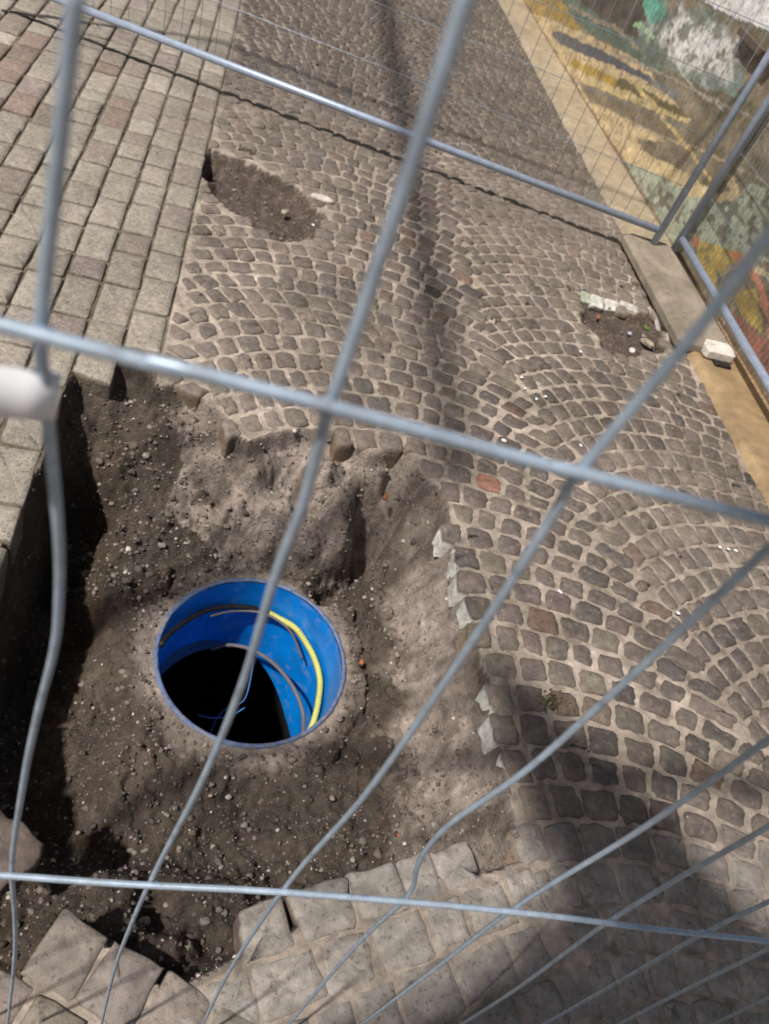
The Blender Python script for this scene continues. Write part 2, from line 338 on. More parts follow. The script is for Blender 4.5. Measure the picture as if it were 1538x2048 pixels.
def inside(p, P):
    x, y = np.array([p[0]]), np.array([p[1]])
    if P is POT1 or P is POT2: x, y = x+fbm(x, y, 7, 4, 15)*.07, y+fbm(x, y, 7, 4, 19)*.07
    return bool(inpoly(x, y, P)[0])
# the sett rows to the left of the pit
mb = MB(); RW = .1165
for r in range(0, 26):
    x1 = -.128-r*RW; x0 = x1-RW; y = .2+random.random()*.2 if r > 2 else .24
    while y < 11.5:
        L_ = random.choice([.12, .14, .16, .18, .2, .22]); ya, yb = y, y+L_; y = yb
        if r > 13 and yb < 2.6: continue
        if r > 5 and yb < 1.0: continue
        c = ((x0+x1)/2, (ya+yb)/2)
        if r == 0 and yb < 2.03 and yb > 1.8: ya = 1.89; c = (c[0], (ya+yb)/2)
        if r == 0 and c[1] < 1.95: continue
        if r == 1 and yb > 1.7 and yb < 2.0: ya = 1.80; c = (c[0], (ya+yb)/2)
        if r == 1 and c[1] < 1.84: continue
        if yb-ya < .05: continue
        g = .0045; j = lambda s=.0018: random.gauss(0, s)
        sl = .012 if r == 1 and ya == 1.80 else 0
        pol = [(x0+g+j(), ya+g+j()+sl), (x1-g+j(), ya+g+j()-sl), (x1-g+j(), yb-g+j()), (x0+g+j(), yb-g+j())]
        # colours: grey-beige, reddish patch to the upper left
        red = math.exp(-(((c[0]+1.0)/.35)**2+((c[1]-3.7)/.55)**2))
        u = random.random(); bc = (.345, .305, .255)
        if u < .06: bc = (.32, .265, .235)
        elif u < .18: bc = (.27, .225, .19)
        elif u < .28: bc = (.40, .355, .30)
        if random.random() < .6*red: bc = (.28, .21, .175)
        stone(mb, pol, 0, -.10 if (r <= 3 and c[1] < 2.2) else -.03, tint(bc, .07, .006), (.17, .14, .105), dome=.002, bev=.0055, tilt=.008, rough=.0011, rnd=.008)
tag(mb.build('sett_pavement', M_sett), kind='structure')
# the small cobbles laid in arcs
def arc(u, R0=1.12): u = max(-.74, min(.74, u)); return math.sqrt(R0*R0-u*u)-R0
PW = 1.26
def shear(y): return max(-.15, 2.35-y)*.30
LIGHT = []
mb = MB(); KST = .088
FO = (.075, .262); FAN = math.radians(17.5)
def tofront(x, y): return ((x-FO[0])*math.cos(FAN)+(y-FO[1])*math.sin(FAN), -(x-FO[0])*math.sin(FAN)+(y-FO[1])*math.cos(FAN))
def infront(x, y):
    a, b = tofront(x, y); return -.02 < a < .80 and b < .075
def place(pol, c, front=False):
    x, y = c
    if not front and infront(x, y): return
    if x < -.118 or x > 2.15 or y < .1: return
    if inside(c, PIT) or inside(c, POT1) or inside(c, POT2): return
    pol = [(max(-.121, min(2.128, a)), b) for a, b in pol]
    d = near(c, PIT)
    nearby = d < .075; mudf = 0
    # film of dried mud, stronger far back, round the potholes and at the pit's top edge
    mudf = .55*float(sstep(3.2, 4.4, y))+.55*math.exp(-(near(c, POT1)/.22)**2)+.5*math.exp(-(near(c, POT2)/.12)**2)
    if y > 1.5 and x < .8: mudf += .5*math.exp(-(d/.16)**2)
    mudf += .9*float(sstep(.60, .48, y))
    mudf += .35*max(0, float(fbm(np.array([x]), np.array([y]), 1.3, 2, 15)[0])*2)+.25*float(sstep(.35, -.1, x))
    mudf = min(.92, max(0, mudf))
    u = random.random(); bc = (.150, .127, .108)
    if u < .035: bc = (.17, .12, .09)
    elif u < .16: bc = (.105, .094, .084)
    elif u < .30: bc = (.19, .165, .13)
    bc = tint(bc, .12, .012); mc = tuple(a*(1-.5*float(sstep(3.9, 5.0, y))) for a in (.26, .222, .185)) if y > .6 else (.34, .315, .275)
    if math.hypot(x-.99, y-1.66) < .05: bc = (.34, .17, .12); mudf = 0
    cc = tuple((a*(1-mudf)+b*mudf)*k for a, b, k in zip(bc, mc, (1.03, 1.0, 1.03)))
    side = tint((.22, .175, .135), .1)
    if nearby and x > .5 and y < 1.45: side = (.92, .90, .85) if random.random() < .68 else (.50, .38, .28)
    elif nearby and y > 1.6: side = (.72, .68, .60) if random.random() < .3 else (.26, .19, .14)
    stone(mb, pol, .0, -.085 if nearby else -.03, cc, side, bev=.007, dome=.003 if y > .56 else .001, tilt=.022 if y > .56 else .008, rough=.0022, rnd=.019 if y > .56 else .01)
def amap(xc, k, u, off):
    b = off+k*KST+arc(u); return (xc+u+shear(b), b)
for (xc, off) in ((.50-PW, .03), (.50, .06), (.50+PW, .0), (.50+2*PW, .04)):
    for k in range(-12, 132):
        u = -PW/2+random.uniform(-.02, .03)
        while u < PW/2-.03:
            slope = abs(u)/math.sqrt(max(.05, 1.12**2-u*u)); st = .083*random.uniform(.82, 1.22)/math.sqrt(1+slope**2)
            ua, ub = u, u+st
            if ub > PW/2-.035: ub = PW/2+random.uniform(-.01, .02)
            u = ub; um = (ua+ub)/2
            c = amap(xc, k+.5, um, off)
            gn = .0062 if c[1] > .56 else .003; g = gn; gy = gn*math.sqrt(1+slope**2)
            j = lambda s=.0030: random.gauss(0, s)
            P = []
            slp = -um/math.sqrt(1.12**2-um*um); lean = KST*(-slp/(1+slp*slp)*.8+(.28 if c[1] < 2.3 else 0))
            for uu, kk, sx_, sy_ in ((ua, 0, 1, 1), (um, 0, 0, 1), (ub, 0, -1, 1), (ub, 1, -1, -1), (um, 1, 0, -1), (ua, 1, 1, -1)):
                a, b = amap(xc, k+kk, uu+sx_*g+(kk-.5)*lean, off); P.append((a+j(), b+sy_*gy+j()))
            if c[1] > 12: continue
            if c[0] < .22 and c[1] < .42: continue
            place(P, c)
for k in range(-5, 2):
    a_ = -.02+random.random()*.05
    while a_ < .80:
        st = random.choice([.085, .1, .11, .125]); b0 = k*.098-.02; g = .0028
        q = [(a_+g, b0+g), (a_+st-g, b0+g), (a_+st-g, b0+.098-g), (a_+g, b0+.098-g)]; a_ += st
        pw = [(FO[0]+a*math.cos(FAN)-b*math.sin(FAN)+random.gauss(0, .003), FO[1]+a*math.sin(FAN)+b*math.cos(FAN)+random.gauss(0, .003)) for a, b in q]
        cx0, cy0 = np.mean(pw, 0)
        if infront(cx0, cy0): place(pw, (cx0, cy0), True)
# big worn setts laid askew in the near left corner
a0 = math.radians(-27); ca, sa = math.cos(a0), math.sin(a0)
for i in range(-6, 5):
    for k in range(-6, 3):
        w0, h0 = .108, .118
        lx0, ly0 = i*w0+(.0 if k % 2 else .045), k*h0
        pol = [(lx0+.004, ly0+.004), (lx0+w0-.004, ly0+.004), (lx0+w0-.004, ly0+h0-.004), (lx0+.004, ly0+h0-.004)]
        pw = [(-.085+a*ca-b*sa+.0, .392-h0*.0+a*sa+b*ca-.0) for a, b in pol]
        c = tuple(np.mean(pw, 0))
        if k >= 0 or c[0] > .24 or c[1] > .42 or c[0] < -.5 or c[1] < -.2: continue
        if inside(c, PIT) or (c[0] > .06 and c[1] > .33): continue
        if i < 0 and k == -1: continue
        stone(mb, [(a+random.gauss(0, .002), b+random.gauss(0, .002)) for a, b in pw], .0, -.08, tint((.27, .235, .20), .08), (.22, .19, .12), dome=.003, bev=.006, tilt=.012, rough=.0015, rnd=.008)
tag(mb.build('cobble_pavement', M_cob), kind='structure')

# thin raised brown strip across the setts
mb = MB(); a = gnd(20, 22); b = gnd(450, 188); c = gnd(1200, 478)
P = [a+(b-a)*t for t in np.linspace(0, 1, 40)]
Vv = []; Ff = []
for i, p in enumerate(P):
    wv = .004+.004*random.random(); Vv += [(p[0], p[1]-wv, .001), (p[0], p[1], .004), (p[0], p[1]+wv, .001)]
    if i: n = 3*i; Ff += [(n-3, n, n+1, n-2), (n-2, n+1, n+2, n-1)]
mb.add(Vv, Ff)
# moss tufts in the joints
for (px, py) in [(1105, 1395), (1115, 1410), (1090, 1405), (1150, 1480), (500, 303), (488, 300), (1000, 645), (1170, 585), (1140, 575), (1300, 600), (1270, 570), (1290, 560), (1475, 940)]:
    g0 = gnd(px, py)
    for q in range(26):
        x, y = g0[0]+random.gauss(0, .018), g0[1]+random.gauss(0, .012); s_ = random.uniform(.002, .006); h_ = random.uniform(.004, .012)
        mb.add([(x-s_, y, .0), (x+s_, y+s_*.6, .0), (x, y-s_, .0), (x+random.gauss(0, .003), y, h_)], [(0, 1, 3), (1, 2, 3), (2, 0, 3)])
tag(mb.build('moss', M_moss), kind='stuff', label='dark mossy growth in the joints between the stones, and a thin brown strip across the setts', cat='moss')

# ------------------------------------------------------------------ loose gravel
ICO = None
import bmesh
def lump_base(sub=1):
    bm = bmesh.new(); bmesh.ops.create_icosphere(bm, subdivisions=sub, radius=1)
    v = np.array([q.co[:] for q in bm.verts]); f = [tuple(x.index for x in q.verts) for q in bm.faces]; bm.free(); return v, f
LB1 = lump_base(1); LB3 = lump_base(3)
def lump(sx, sy, sz, base=LB1, rough=.22, freq=1.6, seed=None):
    v, f = base; s = seed if seed is not None else random.randrange(9999)
    n = np.array([float(vn(a*freq+s*1.3+c*2.1, b*freq+s*.7-c*1.7, s)) for a, b, c in v])
    n2 = np.array([float(vn(a*5+c*3+s, b*5-c*4, s+1)) for a, b, c in v])
    k = 1+(n-.5)*2*rough+(n2-.5)*rough*.5; q = v*k[:, None]
    # flatten towards facets
    q = np.sign(q)*np.abs(q)**.85
    a_ = random.random()*6.28; c_, s_ = math.cos(a_), math.sin(a_)
    q = q*np.array([sx, sy, sz]); return np.stack([q[:, 0]*c_-q[:, 1]*s_, q[:, 0]*s_+q[:, 1]*c_, q[:, 2]], 1), f
N = 26000
X = rng.uniform(-.40, .84, N); Y = rng.uniform(.22, 1.86, N)
Z, I = hgt(X, Y); rcg = np.hypot(X-PC[0], Y-PC[1]); dens = .35+.9*np.clip(fbm(X, Y, 5, 3, 12), -.3, 1)+.5*np.exp(-((rcg-PR)/.1)**2)+.5*(X < .1)*(Y > 1.2)+.3*(Y < .7)
protos = [lump(1, 1, .8, rough=.38) for _ in range(14)]; LB2 = lump_base(2); cprotos = [lump(1, .85, .75, base=LB2, rough=.6, freq=1.9) for _ in range(12)]
mb = MB(); cnt = 0
for x, y, z, i, r_, d_ in zip(X, Y, Z, I, rcg, dens):
    if not i or r_ < PR+.016 or random.random() > d_: continue
    s_ = min(.016, .0017*math.exp(random.gauss(0, .5))+(.003 if random.random() < .05 else 0)+(.005 if random.random() < .015 else 0))
    v, f = random.choice(protos); k = random.random()
    cc = tint((.135, .108, .088), .3) if k < .8 else tint((.30, .26, .215), .18) if k < .965 else tint((.55, .50, .44), .1) if k < .998 else (.35, .13, .06)
    mb.add(v*s_*np.array([random.uniform(.8, 1.3), random.uniform(.8, 1.2), .9])+np.array([x, y, z+s_*.35]), f, cc)
for x, y, z, i, r_ in zip(X[:5200], Y[:5200], Z[:5200], I[:5200], rcg[:5200]):
    x += .003; wgt = .18+.75*(math.hypot(x+.05, y-1.5) < .26)+.6*(x < .12 and y < .75)+.45*(r_ < PR+.09)+.3*(y < .6)
    if not i or r_ < PR+.022 or random.random() > wgt*.5: continue
    s_ = .0042*math.exp(random.gauss(0, .42)); s_ = min(s_, .013); v, f = random.choice(cprotos)
    th = random.random()*6.28; c_, n_ = math.cos(th), math.sin(th); v = np.stack([v[:, 0]*c_-v[:, 1]*n_, v[:, 0]*n_+v[:, 1]*c_, v[:, 2]], 1)
    mb.add(v*s_*np.array([random.uniform(.8, 1.4), 1, .9])+np.array([x, y, z+s_*.3]), f, tint((.125, .10, .08) if random.random() < .6 else (.24, .20, .17), .2))
# crumbs in the two potholes and on the paving
for P, n_ in ((POT1, 420), (POT2, 130)):
    P_ = np.array(P)
    for _ in range(n_):
        x, y = random.uniform(P_[:, 0].min(), P_[:, 0].max()), random.uniform(P_[:, 1].min(), P_[:, 1].max())
        if not inside((x, y), P): continue
        if P is POT1 and y > 3.25-.3*x and random.random() < .8: continue
        s_ = .003*math.exp(random.gauss(0, .5)); v, f = random.choice(protos)
        mb.add(v*s_+np.array([x, y, zat(x, y)+s_*.4]), f, tint((.22, .17, .14) if random.random() < .7 else (.42, .36, .31), .2))
for _ in range(900):
    x, y = random.uniform(-1.6, 2.1), random.uniform(.25, 4.5)
    if inside((x, y), PIT): continue
    s_ = .0014*math.exp(random.gauss(0, .4)); v, f = random.choice(protos); mb.add(v*s_+np.array([x, y, .003+s_*.3]), f, tint((.36, .32, .28), .3))
tag(mb.build('gravel', M_gravel), kind='stuff', label='loose gravel and soil crumbs in the pit', cat='gravel')
def rock(name, px, py, z, s, c, label, cat, m=None, base=LB3, group=None, rough=.22, sink=.3):
    p = gnd(px, py, z); v, f = lump(*s, base=base, rough=rough)
    o = mesh_obj(name, v, f, m or M_stone, cols=[c]*len(v)); o.location = (p[0], p[1], p[2]+s[2]*(1-sink)-s[2]*.0)
    return tag(o, label, cat, group)
# lumps and stones one can point to
mb = MB(); stone(mb, [(-.08, -.055), (.03, -.06), (.06, -.02), (.055, .03), (.0, .05), (-.09, .05)], .03, -.06, (.20, .155, .13), (.16, .12, .10), dome=.002, bev=.008, rnd=.008, tilt=.03, rough=.003)
o = mb.build('rubble_stone', M_stone); o.location = gnd(15, 1700, -.05); o.rotation_euler = (.05, .1, -.35); tag(o, 'pinkish broken stone at the left edge beside the black hollow', 'stone')
def sett(px, py, z, sx, sy, sz, rz, c, label, group=None):
    p = gnd(px, py, z); mb = MB(); stone(mb, [(-sx/2, -sy/2), (sx/2, -sy/2), (sx/2, sy/2), (-sx/2, sy/2)], sz/2, -sz/2, c, c, bev=.012, seg=20, tilt=.08)
    o = mb.build('sett', M_stone); o.location = p; o.rotation_euler = (.5, .15, rz); return tag(o, label, 'stone', group)
for px, py, sx, cc, l in [(1170, 597, .055, (.42, .45, .34), 'small greenish broken sett at the left tip of the pale row behind the pothole'), (1192, 606, .068, (.62, .62, .57), 'squarish white sett next to the greenish one behind the pothole'),
                          (1222, 613, .075, (.66, .64, .60), 'square white sett second from the block in the pale row'), (1256, 620, .095, (.60, .57, .52), 'long white sett ending the pale row nearest the concrete block')]:
    mb = MB(); stone(mb, [(-sx/2, -.035), (sx/2, -.028), (sx/2, .03), (-sx/2, .035)], .012, -.05, cc, cc, dome=.001, bev=.005, rnd=.009, rough=.002, tilt=.03)
    o = mb.build('sett', M_stone); p = gnd(px, py, -.015); o.location = p; o.rotation_euler = (.45, 0, -.12); tag(o, l, 'stone')
sett(1326, 645, -.005, .04, .14, .06, .15, (.62, .55, .50), 'pale pinkish upright sett between the right pothole and the concrete block')
sett(1341, 682, -.005, .035, .09, .05, .3, (.55, .46, .41), 'small pinkish sett at the lower end of the concrete block by the pothole')
rock('pebble', 569, 428, -.04, (.022, .013, .01), (.45, .38, .30), 'tan oval pebble lying in the left pothole', 'pebble', sink=.2)
rock('pebble', 1292, 690, -.04, (.035, .018, .015), (.40, .33, .25), 'tan pebble in the lower right of the right pothole', 'pebble', sink=.2)
rock('pebble', 1261, 705, -.02, (.014, .014, .012), (.75, .72, .68), 'white pebble on the near rim of the right pothole', 'pebble', sink=.2)
rock('pebble', 1258, 669, -.04, (.010, .010, .007), (.50, .55, .68), 'small bluish pebble in the middle of the right pothole', 'pebble', sink=.1)
rock('pebble', 643, 405, -.01, (.02, .055, .02), (.66, .60, .54), 'long white stone on the right rim of the left pothole', 'pebble', sink=.3)
rock('brick_fragment', 1196, 636, -.035, (.02, .009, .006), (.42, .15, .07), 'orange brick chip in the far left of the right pothole', 'brick chip', m=M_brick, base=LB1, sink=.1)
rock('brick_fragment', 722, 1326, -.29, (.010, .008, .006), (.42, .15, .07), 'orange brick chip just right of the blue pipe', 'brick chip', m=M_brick, base=LB1, sink=.1)
rock('brick_fragment', 770, 998, -.1, (.016, .010, .010), (.42, .15, .07), 'reddish brick chip on the soil ledge at the back of the pit', 'brick chip', m=M_brick, base=LB1, sink=.2)
rock('bottle_cap', 626, 452, -.005, (.011, .011, .006), (.8, .8, .8), 'tiny shiny silver cap at the near right rim of the left pothole', 'bottle cap', m=M_foil, base=LB1, rough=.05, sink=.1)
for k, (px, py) in enumerate([(1043, 757), (1049, 779), (1072, 800), (1090, 795), (1007, 883), (1160, 893), (1455, 1100), (1470, 1103), (1438, 1096), (1160, 705), (1355, 1228), (1118, 1185)]):
    p = gnd(px, py); v, f = lump(random.uniform(.006, .011), random.uniform(.004, .008), .003, rough=.35)
    o = mesh_obj('paper_crumb', v, f, M_wplastic); o.location = (p[0], p[1], .006)
    tag(o, 'tiny white crumb of litter on the cobbles right of the pit', 'litter', 'white crumbs of litter on the cobbles')
# green sprout
mb = MB()
for k in range(5):
    a_ = k*1.3; mb.add([(0, 0, 0), (.012*math.cos(a_-.4), .012*math.sin(a_-.4), .012), (.026*math.cos(a_), .026*math.sin(a_), .014), (.012*math.cos(a_+.4), .012*math.sin(a_+.4), .012)], [(0, 1, 2, 3)])
o = mb.build('weed_sprout', M_leaf); p = gnd(1292, 655, -.045); o.location = (p[0], p[1], zat(p[0], p[1])); tag(o, 'small bright green sprout in the right pothole', 'weed')

# ------------------------------------------------------------------ the blue pipe
root = empty('manhole_pipe', (PC[0], PC[1], PZ)); tag(root, 'round open blue plastic pipe sunk upright in the pit floor', 'pipe')
NS = 96; mb = MB(); Vv = []; Ff = []
prof = [(PR-.0075, -.004), (PR-.0075, -.1), (PR-.0075, -.41)]
def pbot(t): return float(np.interp(math.degrees(t) % 360, [0, 5, 19, 33, 59, 76, 88, 100, 120, 150, 180, 240, 300, 360], [-.9, -.9, -.93, -.9, -.77, -.69, -.66, -.63, -.59, -.55, -.5, -.6, -.8, -.9]))-PZ  # lower edge follows where the lit blue stops; black shade lies below
for r_, z_ in prof:
    for k in range(NS):
        t = 2*math.pi*k/NS
        if z_ == -.41: z_ = pbot(t); Vv.append((r_*math.cos(t), r_*math.sin(t), z_)); z_ = -.41; continue
        Vv.append((r_*math.cos(t), r_*math.sin(t), z_))
for i in range(len(prof)-1):
    for k in range(NS): Ff.append((i*NS+k, (i+1)*NS+k, (i+1)*NS+(k+1) % NS, i*NS+(k+1) % NS))
mb.add(Vv, Ff); mb.build('pipe_wall', M_blue, root)
mb = MB(); Vv = []; Ff = []
prof = [(PR-.0075, -.004), (PR-.006, .0), (PR+.001, .001), (PR+.0045, -.002), (PR+.005, -.4)]
for r_, z_ in prof:
    for k in range(NS): t = 2*math.pi*k/NS; e = random.gauss(0, .0009); Vv.append(((r_+e*.6)*math.cos(t), (r_+e*.6)*math.sin(t), z_+(e if z_ > -.003 else 0)))
for i in range(len(prof)-1):
    for k in range(NS): Ff.append((i*NS+k, i*NS+(k+1) % NS, (i+1)*NS+(k+1) % NS, (i+1)*NS+k))
mb.add([(a, b, c+.004) for a, b, c in Vv], Ff); mb.build('rim', M_rim, root)
mb = MB(); Vv = []; Ff = []
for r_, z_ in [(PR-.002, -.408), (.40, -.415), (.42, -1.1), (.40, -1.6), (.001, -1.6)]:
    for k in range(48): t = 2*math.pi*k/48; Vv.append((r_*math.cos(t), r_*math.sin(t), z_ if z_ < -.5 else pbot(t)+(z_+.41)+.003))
for i in range(4):
    for k in range(48): Ff.append((i*48+k, (i+1)*48+k, (i+1)*48+(k+1) % 48, i*48+(k+1) % 48))
mb.add(Vv, Ff); mb.build('shaft', M_shade, root)  # near-black colour stands for the unlit depth of the pipe
def cable(name, pts, r, m, label, cat, k=8, n=8):
    mb = MB(); mb.tube(spline(pts, k), r, n); return tag(mb.build(name, m), label, cat)
oc = lambda px, py, rad=PR-.025: oncyl(px, py, PC, rad)
cable('conduit', [oc(322, 1290), oc(345, 1262), oc(400, 1226), oc(450, 1214), oc(500, 1215), oc(530, 1226), oc(548, 1236)], .0085, M_blk, 'black conduit running round the upper left inside of the blue pipe', 'conduit')
cable('conduit', [oc(420, 1232, .23), oc(470, 1222, .23), oc(530, 1228, .225), oc(580, 1262, .225), oc(605, 1320, .225)], .004, M_gry, 'thin grey lead running just below the black conduit in the pipe', 'cable')
hp = [oc(538, 1226), oc(556, 1236), oc(590, 1256), oc(615, 1290), oc(632, 1325), oc(640, 1362), oc(637, 1400), oc(628, 1440), oc(612, 1480), oc(600, 1520)]
hs = spline(hp, 22); mb = MB(); mb.tube(hs, [.0092+.0016*(1 if i % 3 == 0 else -.3) for i in range(len(hs))], 10)
hose = mb.build('yellow_hose', M_yel); tag(hose, 'ribbed yellow green hose curving down the right inside of the blue pipe', 'hose')
cable('grey_cable', [gnd(422, 1299, -.62), gnd(455, 1290, -.60), gnd(500, 1298, -.57), gnd(545, 1325, -.53), gnd(580, 1365, -.50), gnd(600, 1405, -.50), gnd(607, 1440, -.52), gnd(604, 1490, -.58)], .0065, M_gry, 'grey cable arching across the middle of the open blue pipe', 'cable')
cable('blue_wire', [gnd(450, 1228, -.6), gnd(485, 1255, -.62), gnd(503, 1300, -.66), gnd(503, 1345, -.7), gnd(488, 1400, -.78), gnd(455, 1415, -.85), gnd(432, 1440, -.9), gnd(418, 1475, -.95)], .0022, M_bwire, 'thin pale blue wire looping down into the dark of the pipe', 'wire')
cable('blue_wire', [gnd(395, 1430, -.85), gnd(425, 1436, -.85), gnd(460, 1432, -.85), gnd(490, 1415, -.85)], .0022, M_bwire, 'thin dark wire lying across low in the dark of the pipe', 'wire')
# ------------------------------------------------------------------ kerb and mural wall
KX0, KX1 = 2.13, 2.44
kx = np.linspace(KX0, KX1, 16); ky = np.arange(1.0, 14, .05); A, B = np.meshgrid(kx, ky)
kz = .022+fbm(A, B, 6, 3, 3)*.003-.03*(1-sstep(0, .02, A-KX0))*1.0
kc = np.array((.42, .345, .245))*(.85+.3*vn(A*8, B*3, 6)[..., None]); t = sstep(3.2, 2.7, B)[..., None]; kc = kc*(1-t)+np.array((.38, .27, .15))*(.8+.35*vn(A*14, B*9, 7)[..., None])*t
t = sstep(.10, .22, A-KX0-.1*vn(B*.7, B*0, 3))[..., None]*sstep(3.6, 4.4, B)[..., None]; kc = kc*(1-.4*t)+np.array((.40, .33, .24))*.4*t
Vk = np.stack([A, B, kz], -1).reshape(-1, 3); ik = np.arange(len(Vk)).reshape(A.shape)
Qk = np.stack([ik[:-1, :-1], ik[:-1, 1:], ik[1:, 1:], ik[1:, :-1]], -1).reshape(-1, 4)
tag(mesh_obj('kerb', Vk, Qk, M_kerb, cols=kc.reshape(-1, 3)), kind='structure')
WX = 2.43; YY = np.concatenate([np.arange(1.4, 6.5, .007), np.arange(6.5, 13, .02)]); ZZ = np.arange(-.02, 1.42, .008); B, D = np.meshgrid(YY, ZZ)
RT = R.T
dx, dy, dz = WX-CP[0], B-CP[1], D-CP[2]
cx_ = RT[0, 0]*dx+RT[0, 1]*dy+RT[0, 2]*dz; cy_ = RT[1, 0]*dx+RT[1, 1]*dy+RT[1, 2]*dz; cz_ = RT[2, 0]*dx+RT[2, 1]*dy+RT[2, 2]*dz
U = 769+FPX*cx_/cz_; W_ = 1024+FPX*cy_/cz_
U = U+fbm(B, D, 12, 2, 2)*4; W_ = W_+fbm(B, D, 12, 2, 8)*4
u3, w3 = (U-1050)*3.152, W_*3.152; u2, w2 = (U-1200)*4.55, (W_-300)*4.55
mc = np.zeros(U.shape+(3,)); mc[:] = srgb(128, 118, 100); mc *= 1.35*(.6+.8*vn(B*7, D*16, 3)[..., None])
def paint(mask, c, var=.2, s=5, op=1.):
    c = tuple(.72*v+.28*g for v, g in zip(c, (128, 124, 112))); cc = 1.6*np.array(srgb(*c))*(1-var+2*var*vn(B*9+s, D*18, s)[..., None]); m_ = (mask*op)[..., None] if mask.dtype != bool else mask[..., None]*op
    mc[:] = mc*(1-m_)+cc*m_
def P3(*p): return inpoly(u3, w3, p)
def P2(*p): return inpoly(u2, w2, p)
def S3(wd, *p): return dpoly(u3, w3, p, False) < wd*(.6+.8*vn(B*30, D*30, 4))
def S2(wd, *p): return dpoly(u2, w2, p, False) < wd*(.6+.8*vn(B*30, D*30, 4))
paint(P3((-400, -300), (0, 60), (350, 200), (700, 370), (880, 570), (1050, 760), (820, 690), (560, 590), (330, 520), (420, 640), (640, 740), (900, 900), (620, 860), (760, 960), (1000, 1080), (1180, 1200), (1330, 1250), (1100, 1240), (800, 1110), (560, 1010), (480, 900), (300, 600), (100, 260), (-200, -100)), (200, 176, 132))
paint(P3((560, 600), (330, 520), (420, 660), (640, 740), (900, 900), (1050, 1000), (980, 900), (820, 690)), (118, 104, 84), .35, 9, .85)
paint(P3((400, 640), (560, 700), (700, 860), (760, 960), (560, 900)), (190, 168, 128), .2, 3, .8)
paint(P3((-150, -120), (230, 0), (370, 210), (200, 130), (0, 70)), (150, 120, 52), .3)
paint(P3((250, -80), (230, 20), (400, 200), (520, 260), (730, 390), (900, 480), (700, 250), (560, 150), (400, -60)), (70, 92, 82), .3)
paint(P3((330, -60), (360, 20), (560, 170), (740, 260), (800, 100), (720, -60)), (58, 52, 48), .35)
paint(P3((700, 150), (960, 60), (1180, 60), (1330, 300), (1420, 640), (1150, 560), (900, 430), (760, 400)), (104, 122, 114), .35)
paint(P3((740, -50), (900, 20), (870, 120), (800, 165), (750, 90)), (70, 160, 140), .25)
paint(P3((680, 250), (820, 170), (960, 240), (900, 420), (760, 400)), (80, 92, 82), .3, 6, .8)
paint(S3(14, (700, 150), (760, 185), (800, 230)), (150, 190, 150))
paint(S3(14, (280, 30), (420, 110), (600, 190), (700, 300)), (150, 128, 110), .2, 3, .7)
paint(P3((160, 195), (230, 200), (480, 320), (800, 490), (800, 530), (560, 420), (215, 285)), (66, 70, 84), .12)
paint(P3((780, 480), (1000, 600), (950, 640), (780, 530)), (100, 108, 112), .2, 7, .8)
paint(S3(26, (300, 395), (420, 450), (560, 520), (700, 570)), (168, 138, 50), .3)
paint(S3(26, (600, 520), (760, 600), (1000, 730)), (92, 84, 50), .3)
paint(S3(15, (370, 500), (600, 600), (820, 685), (1020, 760)), (205, 182, 125))
paint(S3(12, (700, 540), (820, 680), (1000, 900), (1170, 1130)), (196, 172, 112))
paint(S3(9, (560, 330), (900, 480), (1200, 640), (1538, 780)), (150, 145, 130))
paint(S3(8, (900, 330), (1060, 560), (1250, 700)), (170, 165, 150))
paint(S3(9, (640, 760), (900, 880), (1160, 960), (1500, 1140)), (170, 150, 120))
glare_patch = sstep(.40, .62, vn(B*8, D*18, 12)*.5+.3*vn(B*26, D*46, 13)+.2*vn(B*80, D*120, 14))  # silvery glare on the glossy wall, painted as pale and grey patches
glare_fall = 1-sstep(.55, 1.25, np.hypot((u3-1090-.55*(w3-270)), (w3-270)*1.1)/260+.35*fbm(B, D, 9, 3, 41)); paint(glare_fall*glare_patch, (225, 225, 222), .1)
paint(glare_fall*(1-glare_patch), (120, 120, 112), .2, 4, .7)
paint(P3((1000, -120), (1120, 0), (1230, 75), (1400, 150), (1700, 280), (1900, -100)), (240, 238, 230), .06)  # white glare at the top right, put into the paint colour
paint(S3(9, (1000, -40), (1200, 60), (1538, 210)), (90, 90, 85))
paint(P3((540, 980), (850, 1110), (1050, 1225), (1300, 1275), (1420, 1150), (1800, 1300), (1800, 1700), (760, 1500), (690, 1280)), (150, 160, 142), .22)
cam_g = vn(B*22, D*40, 17)
paint((P3((760, 1150), (1100, 1290), (1538, 1200), (1700, 1700), (1100, 1500), (800, 1300))).astype(float)*sstep(.55, .68, cam_g), (88, 88, 76), .2)
paint(S3(24, (1050, 1215), (1180, 1245), (1290, 1245), (1330, 1215), (1290, 1130), (1240, 1090)), (196, 172, 130))
paint(P3((680, 1270), (790, 1330), (740, 1360)), (165, 95, 70), .1)
paint(P2((850, 780), (880, 820), (1280, 930), (1350, 1000), (1150, 1050), (1050, 1200), (1100, 1300), (1000, 1230), (880, 950)), (165, 138, 62), .3)
paint(P2((820, 770), (900, 790), (880, 900), (820, 860)), (170, 90, 65), .1)
paint(P2((1050, 1090), (1160, 1180), (1200, 1300), (1080, 1200)), (62, 66, 80), .15)
paint(P2((1100, 1150), (1500, 1000), (1700, 1500), (1700, 2400), (1150, 1500)), (104, 92, 74), .35)
paint(P2((1230, 1350), (1300, 1270), (1410, 1250), (1460, 1450), (1480, 1680), (1300, 1520)), (160, 134, 58), .3)
paint(P2((1150, 930), (1300, 940), (1260, 1050)), (170, 96, 66), .1)
paint(S2(30, (1360, 1090), (1430, 1180), (1490, 1340), (1520, 1500), (1560, 1700)), (172, 100, 76), .15)
paint(P2((1180, 1430), (1350, 1580), (1538, 1750), (1750, 2100), (1700, 2400), (1350, 1750)), (138, 80, 66), .25)
